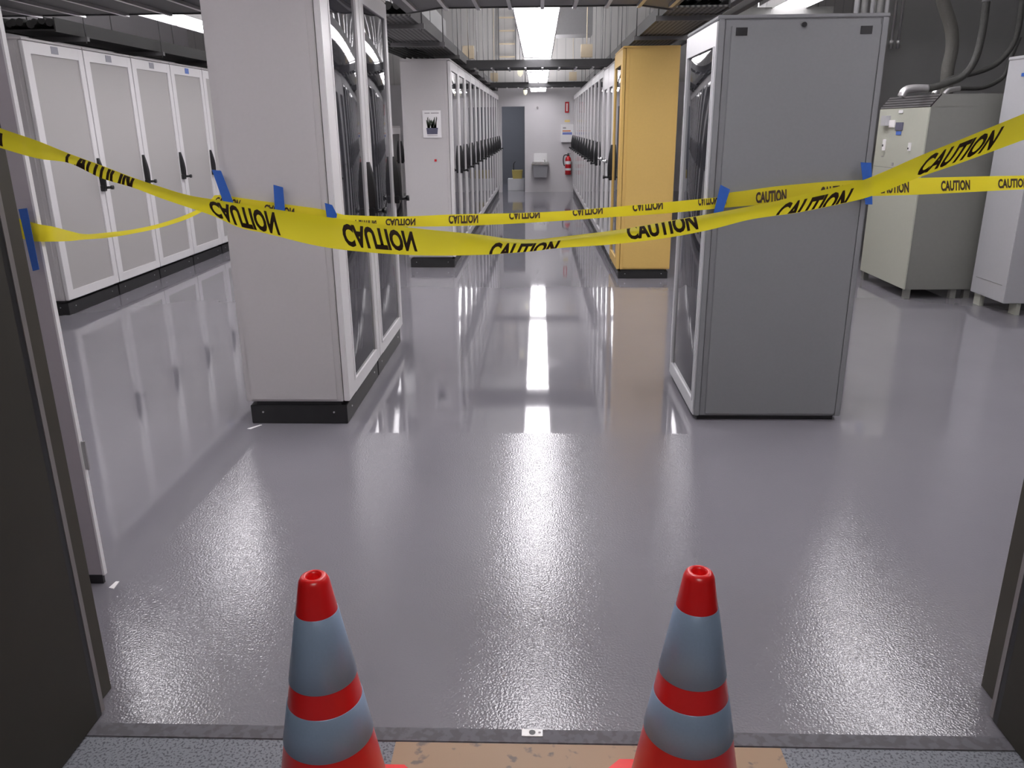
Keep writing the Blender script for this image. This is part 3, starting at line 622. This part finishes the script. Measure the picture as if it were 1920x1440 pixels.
A = [[[-1.5756,2.362,1.2636],[-1.588,2.362,1.2038]],[[-1.5489,2.362,1.2509],[-1.5605,2.362,1.1942]],[[-1.5122,2.362,1.2397],[-1.5232,2.362,1.1845]],[[-1.4875,2.362,1.2333],[-1.4973,2.362,1.1827]],[[-1.473,2.4,1.2224],[-1.4816,2.4,1.1774]],[[-1.515,2.55,1.1912],[-1.521,2.55,1.1587]],[[-1.5504,2.7,1.1619],[-1.5536,2.7,1.1438]],[[-1.6119,2.95,1.1361],[-1.6152,2.95,1.1164]],[[-1.6368,3.2,1.1175],[-1.6395,3.2,1.1005]],[[-1.6432,3.45,1.1122],[-1.6459,3.45,1.0939]],[[-1.622,3.68,1.1268],[-1.625,3.68,1.105]],[[-1.5958,3.84,1.1552],[-1.5991,3.84,1.1301]],[[-1.5744,3.91,1.1942],[-1.5808,3.91,1.1435]]]
B = [[[-1.5744,3.91,1.1942],[-1.5808,3.91,1.1435]],[[-1.5273,3.91,1.1939],[-1.5353,3.91,1.128]],[[-1.4502,3.91,1.1808],[-1.4576,3.91,1.1173]],[[-1.3214,3.91,1.1622],[-1.3283,3.91,1.096]],[[-1.1924,3.91,1.1437],[-1.1987,3.91,1.0774]],[[-1.0633,3.91,1.1251],[-1.0689,3.91,1.0587]],[[-0.948,3.91,1.0964],[-0.952,3.91,1.0426]]]
C = [[[-0.948,3.91,1.0964],[-0.952,3.91,1.0426]],[[-0.8058,3.9147,1.09],[-0.809,3.9147,1.0387]],[[-0.6633,3.9194,1.0861],[-0.6658,3.9194,1.0374]],[[-0.4165,3.9276,1.094],[-0.4183,3.9276,1.0376]],[[-0.1572,3.9361,1.0967],[-0.1578,3.9361,1.0455]],[[0.1018,3.9447,1.1045],[0.1023,3.9447,1.0585]],[[0.3602,3.9533,1.1224],[0.3616,3.9533,1.074]],[[0.6176,3.9619,1.1428],[0.6203,3.9619,1.0895]],[[0.8612,3.97,1.1632],[0.8649,3.97,1.1101]]]
D = [[[0.8612,3.97,1.1632],[0.8649,3.97,1.1101]],[[0.9109,3.97,1.183],[0.9159,3.97,1.1149]],[[0.9991,3.97,1.1949],[1.005,3.97,1.1219]],[[1.1247,3.97,1.2116],[1.1322,3.97,1.1287]],[[1.2501,3.97,1.2231],[1.259,3.97,1.1355]],[[1.4003,3.97,1.2345],[1.4099,3.97,1.1496]],[[1.5554,3.97,1.2408],[1.5651,3.97,1.1636]]]
E = [[[1.5554,3.97,1.2408],[1.5651,3.97,1.1636]],[[1.8621,3.97,1.2484],[1.8737,3.97,1.1716]],[[2.2958,3.97,1.2551],[2.3077,3.97,1.191]],[[2.7385,3.97,1.2591],[2.7515,3.97,1.2003]]]
T1 = [[-1.5321,2.345,1.2806],[-1.5058,2.345,1.2835],[-1.5045,2.345,1.102],[-1.5251,2.345,1.0972]]
T2 = [[-1.5651,3.905,1.3145],[-1.5217,3.905,1.3092],[-1.4775,3.905,1.1561],[-1.5273,3.905,1.1564]]
T3 = [[-1.2749,3.905,1.2428],[-1.2295,3.905,1.23],[-1.2307,3.905,1.1113],[-1.2805,3.905,1.1116]]
T4 = [[-1.0334,3.905,1.1558],[-0.9978,3.905,1.1454],[-0.9779,3.905,1.0996],[-0.9817,3.905,1.0843],[-1.0288,3.905,1.0846]]
T5 = [[0.8687,3.965,1.2237],[0.9161,3.965,1.2009],[0.8862,3.965,1.085],[0.8447,3.965,1.0904]]
T6 = [[1.5183,3.965,1.3223],[1.5685,3.965,1.3195],[1.5982,3.965,1.1263],[1.5653,3.965,1.1265]]
h1 = [[3.1287,7.42,1.7119],[3.1538,7.42,1.7593],[3.2193,7.42,1.7758],[3.346,7.42,1.7745],[3.4974,7.42,1.8159],[3.6236,7.42,1.8701],[3.7049,7.42,2.0006],[3.7305,7.42,2.2173],[3.7238,7.42,2.4624],[3.7043,7.42,2.7023]]
h2 = [[3.4993,7.62,1.7325],[3.5342,7.62,1.8074],[3.6317,7.62,1.8635],[3.8314,7.62,1.9095],[3.9817,7.62,1.9688],[4.0776,7.62,2.0713],[4.1271,7.62,2.199],[4.1306,7.62,2.401],[4.1009,7.62,2.7304]]
h3 = [[3.6724,7.8,1.737],[3.7095,7.8,1.7729],[3.8022,7.8,1.7856],[3.991,7.8,1.7881],[4.1235,7.8,1.8407],[4.1822,7.8,1.9073],[4.2068,7.8,2.0315],[4.254,7.8,2.2064]]
h4 = [[3.5511,7.98,2.7994],[3.6191,7.98,2.5403],[3.7244,7.98,2.3194],[3.7622,7.98,2.1404],[3.7524,7.98,1.9592],[3.7725,7.98,1.7377]]
def hose(name, pts, r, m, label, elbow=None):
    o = MB().tube(smooth(pts, 8), r, 14).build(name, m); tag(o, label, 'hose')
    if elbow:
        n, rr = elbow; e = MB().tube(smooth(pts[:n], 6), rr, 14).build('metal_fitting', 'conduit', o)
    return o
hs = hose('flexible_conduit', h1, 0.030, 'flex', 'thick dark flexible conduit leaving the left elbow on the power cabinet', (4, 0.034))
hose('flexible_conduit', h2, 0.023, 'flex', 'grey flexible conduit arching highest from the middle of the power cabinet', (2, 0.028))
hose('flexible_conduit', h3, 0.018, 'flex', 'thin low flexible conduit from the right of the power cabinet top', (3, 0.022))
hose('flexible_duct', h4, 0.055, 'flex_light', 'thickest dusty grey hose hanging straight down behind the power cabinet')
o = MB().tube([(3.725, 7.42, 2.45), (3.71, 7.42, 2.9)], 0.036, 14).build('metal_sleeve', 'conduit', hs)

# ================================================================= CONES
def cone(label, x, y, rotz, H=0.655, k=0.168):
    t = thing('traffic_cone', label, 'traffic cone', (x, y, 0), 'traffic cones in the doorway'); t.rotation_euler = (0, 0, rotz)
    rt_ = 0.0285; R = lambda z: rt_ + (H - z) * k
    prof = [(R(0.03) + 0.012, 0.022), (R(0.03), 0.034)] + [(R(z), z) for z in (0.1, 0.2, 0.3, 0.4, 0.5, 0.6)] + [(R(H - 0.012), H - 0.012), (rt_ - 0.002, H - 0.004), (rt_ - 0.008, H), (0.0165, H - 0.001), (0.0135, H - 0.006), (0.0135, H - 0.05), (0.05, 0.3), (0.10, 0.03)]
    MB().lathe(prof, seg=64).build('cone_body', 'cone', t)
    for z0, z1 in ((0.420, 0.576), (0.273, 0.368)):
        MB().lathe([(R(z0) + 0.0002, z0), (R(z0) + 0.0016, z0 + 0.001), (R(z1) + 0.0016, z1 - 0.001), (R(z1) + 0.0002, z1)], seg=64).build('reflective_collar', 'reflective', t)
    pl = MB(); s_ = 0.172; cx = 0.05
    pl.prism([(-s_ + cx, -s_), (s_ - cx, -s_), (s_, -s_ + cx), (s_, s_ - cx), (s_ - cx, s_), (-s_ + cx, s_), (-s_, s_ - cx), (-s_, -s_ + cx)], 0.004, 0.026)
    for a in (-1, 1):
        for b_ in (-1, 1): pl.box(a * 0.12 - 0.02, a * 0.12 + 0.02, b_ * 0.12 - 0.02, b_ * 0.12 + 0.02, 0.0, 0.005)
    pl.build('base', 'cone', t)
    return t
cone('red cone with two silver bands, left of the two in the doorway', -0.4475, 1.375, 0.0)
cone('red cone with two silver bands, right of the two in the doorway', 0.3200, 1.405, 0.0)
# strike plate in the threshold
t = thing('floor_strike_plate', 'small white metal strike plate with hole set in the threshold', 'plate', (-0.016, 1.685, 0.003))
MB().box(-0.027, 0.027, -0.013, 0.013, 0, 0.0025, 0.0008).build('plate', mat('bright_plate', (0.95, 0.95, 0.95, 1), 0.35, noise=0.01), t)
MB().tube([(0, 0, 0.0024), (0, 0, 0.0032)], 0.0085, 20).build('bolt_hole', 'black', t)
MB().tube([(0.019, 0, 0.0024), (0.019, 0, 0.0032)], 0.0035, 12).build('plate_screw', 'greytext', t)
for k, (x0, y0, x1, y1) in enumerate(((-1.53, 3.86, -1.47, 3.915), (-1.478, 2.345, -1.462, 2.385))):
    tag(MB().poly3([(x0, y0, 0.0), (x0 + 0.02, y0 - 0.006, 0.0), (x1, y1, 0.0), (x1 - 0.012, y1, 0.0)], 0.002, 2).build('masking_tape_scrap', 'paper'), ('tiny white tape scrap on the floor at the foot of the left foreground rack', 'tiny white tape scrap on the floor below the pale inner door')[k], 'tape')

# ================================================================= CAUTION TAPE
def lettering(word='CAUTION'):
    cu = bpy.data.curves.new('lettering', 'FONT'); cu.body = word; cu.size = 1.0; cu.resolution_u = 3; cu.offset = 0.045; cu.space_character = 1.02
    o = bpy.data.objects.new('lettering_source', cu); COL.objects.link(o)
    dg = bpy.context.evaluated_depsgraph_get(); me = bpy.data.meshes.new_from_object(o.evaluated_get(dg)); COL.objects.unlink(o); bpy.data.objects.remove(o)
    bm = bmesh.new(); bm.from_mesh(me); bpy.data.meshes.remove(me)
    xs = [v.co.x for v in bm.verts]; ys = [v.co.y for v in bm.verts]
    for v in bm.verts: v.co = Vector(((v.co.x - min(xs)) / (max(xs) - min(xs)), (v.co.y - min(ys)) / (max(ys) - min(ys)), 0))
    for i in range(1, 12):
        bmesh.ops.bisect_plane(bm, geom=bm.verts[:] + bm.edges[:] + bm.faces[:], plane_co=(i / 12, 0, 0), plane_no=(1, 0, 0))
    for i in range(1, 6):
        bmesh.ops.bisect_plane(bm, geom=bm.verts[:] + bm.edges[:] + bm.faces[:], plane_co=(0, i / 6, 0), plane_no=(0, 1, 0))
    return bm
SRC = lettering()
def sample(edge, x):
    """point on the upper and lower border of a ribbon at parameter x in [0, n-1]"""
    i = max(0, min(len(edge) - 2, int(math.floor(x)))); f = x - i
    a, b = edge[i], edge[i + 1]
    return Vector(a[0]).lerp(Vector(b[0]), f), Vector(a[1]).lerp(Vector(b[1]), f)
def param(edge, X, axis=0):
    for i in range(len(edge) - 1):
        a = (edge[i][0][axis] + edge[i][1][axis]) / 2; b = (edge[i + 1][0][axis] + edge[i + 1][1][axis]) / 2
        if (a - X) * (b - X) <= 0 and a != b: return i + (X - a) / (b - a)
    a0 = edge[0][0][axis]; a1 = edge[-1][0][axis]
    return 0.0 if (X < min(a0, a1)) == (a0 < a1) else len(edge) - 1.0
def caution_tape(label, data, texts, axis=0, belly=0.004):
    up_ = smooth([d[0] for d in data], 6); lo_ = smooth([d[1] for d in data], 6); edge = list(zip(up_, lo_))
    m = MB(); rows = []; nv = 6
    for a, b in edge:
        rows.append([m.bm.verts.new(a.lerp(b, j / nv) + Vector((0, -belly * math.sin(math.pi * j / nv), 0))) for j in range(nv + 1)])
    front = []
    for i in range(len(rows) - 1):
        for j in range(nv): f = m.bm.faces.new((rows[i][j], rows[i + 1][j], rows[i + 1][j + 1], rows[i][j + 1])); f.smooth = True
    o = m.build('caution_tape', 'caution'); tag(o, label, 'caution tape', 'lengths of yellow caution tape')
    for (X0, X1, flip, c0, c1, v0, v1, slant) in texts:
        bm = SRC.copy()
        if c0 > 0: bmesh.ops.bisect_plane(bm, geom=bm.verts[:] + bm.edges[:] + bm.faces[:], plane_co=(0, c0, 0), plane_no=(0, -1, 0), clear_outer=True)
        if c1 < 1: bmesh.ops.bisect_plane(bm, geom=bm.verts[:] + bm.edges[:] + bm.faces[:], plane_co=(0, c1, 0), plane_no=(0, 1, 0), clear_outer=True)
        for v in bm.verts:
            ty = (v.co.y - c0) / (c1 - c0); tv = (1 - ty) if flip else ty; tv = v0 + tv * (v1 - v0)
            X = X0 + (X1 - X0) * v.co.x + slant * (v.co.y - 0.5) * abs(X1 - X0)
            a, b = sample(edge, param(edge, X, axis)); j = 1 - tv
            nrm = (a - b).cross(Vector(edge[min(len(edge) - 1, int(param(edge, X, axis)) + 1)][0]) - Vector(edge[max(0, int(param(edge, X, axis)) - 1)][0]))
            nrm = nrm.normalized() if nrm.length > 1e-9 else Vector((0, -1, 0))
            if nrm.y > 0: nrm = -nrm
            v.co = a.lerp(b, j) + Vector((0, -belly * math.sin(math.pi * j), 0)) + nrm * 0.0022
        mm = MB(); mm.bm.free(); mm.bm = bm
        me = bpy.data.meshes.new('printed_word'); bm.to_mesh(me); bm.free(); me.materials.append(G['ink'])
        w_ = bpy.data.objects.new('printed_word', me); COL.objects.link(w_); w_.parent = o
    return o
caution_tape('nearest yellow caution tape sagging across the doorway in front of everything', NEAR, [
    (-1.300, -1.140, False, 0.0, 1.0, 0.12, 0.80, 0.0), (-1.010, -0.872, False, 0.30, 0.62, 0.03, 0.97, 0.12),
    (-0.711, -0.568, True, 0.0, 1.0, 0.06, 0.90, 0.10), (-0.426, -0.270, True, 0.0, 1.0, 0.14, 0.88, 0.08),
    (-0.107, 0.040, False, 0.35, 1.0, 0.02, 0.72, 0.10), (0.189, 0.337, False, 0.0, 0.72, 0.20, 0.98, -0.05),
    (0.504, 0.649, False, 0.35, 1.0, 0.03, 0.75, 0.16), (0.791, 0.936, False, 0.0, 1.0, 0.12, 0.86, 0.20)])
caution_tape('twisted yellow caution tape from the pale door to the left foreground rack', A, [(2.86, 3.10, False, 0.5, 1.0, 0.02, 0.5, 0.0)], axis=1, belly=0.0)
caution_tape('yellow caution tape laid across the side of the left foreground rack', B, [(-1.572, -1.455, False, 0.0, 1.0, 0.25, 0.85, 0.1), (-1.335, -1.190, True, 0.0, 1.0, 0.22, 0.80, 0.0)], belly=0.001)
caution_tape('bright yellow caution tape spanning the aisle between the two foreground racks', C, [
    (-0.895, -0.792, True, 0.3, 1.0, 0.05, 0.6, 0.0), (-0.747, -0.602, True, 0.0, 1.0, 0.12, 0.80, 0.0), (-0.440, -0.296, True, 0.15, 1.0, 0.2, 0.90, 0.0),
    (-0.146, 0.004, True, 0.25, 1.0, 0.40, 0.97, 0.0), (0.163, 0.309, True, 0.25, 1.0, 0.40, 0.97, 0.0), (0.454, 0.600, True, 0.3, 1.0, 0.40, 0.97, 0.0), (0.770, 0.862, True, 0.3, 1.0, 0.40, 0.97, 0.0)], belly=0.002)
caution_tape('yellow caution tape laid across the dark slate rack side', D, [(0.865, 0.905, False, 0.0, 1.0, 0.2, 0.8, 0.0), (1.045, 1.190, False, 0.0, 1.0, 0.12, 0.80, 0.0), (1.350, 1.490, False, 0.2, 1.0, 0.15, 0.75, 0.0)], belly=0.001)
caution_tape('yellow caution tape running right from the slate rack past the cabinets', E, [(1.625, 1.765, False, 0.0, 1.0, 0.14, 0.80, 0.0), (1.915, 2.050, False, 0.0, 1.0, 0.14, 0.80, 0.0), (2.18, 2.32, False, 0.0, 1.0, 0.14, 0.80, 0.0)], belly=0.001)
for nm_, pts, lb, gp in (('T1', T1, 'long strip of blue painters tape on the edge of the pale door', 0), ('T2', T2, 'slanted blue tape at the left corner of the left foreground rack', 0), ('T3', T3, 'upright blue tape on the middle of the left foreground rack side', 0),
                     ('T4', T4, 'short blue tape at the right corner of the left foreground rack side', 0), ('T5', T5, 'slanted blue tape at the left corner of the slate rack', 0), ('T6', T6, 'blue tape at the right corner of the slate rack', 0)):
    P_ = [(p[0], p[1] - (0.004 if nm_ == 'T1' else 0.012), p[2]) for p in pts]
    tag(MB().poly3(P_, 0.0015, 1).build('painters_tape', 'blue'), lb, 'tape', 'blue tape holding the caution tape')
SRC.free()
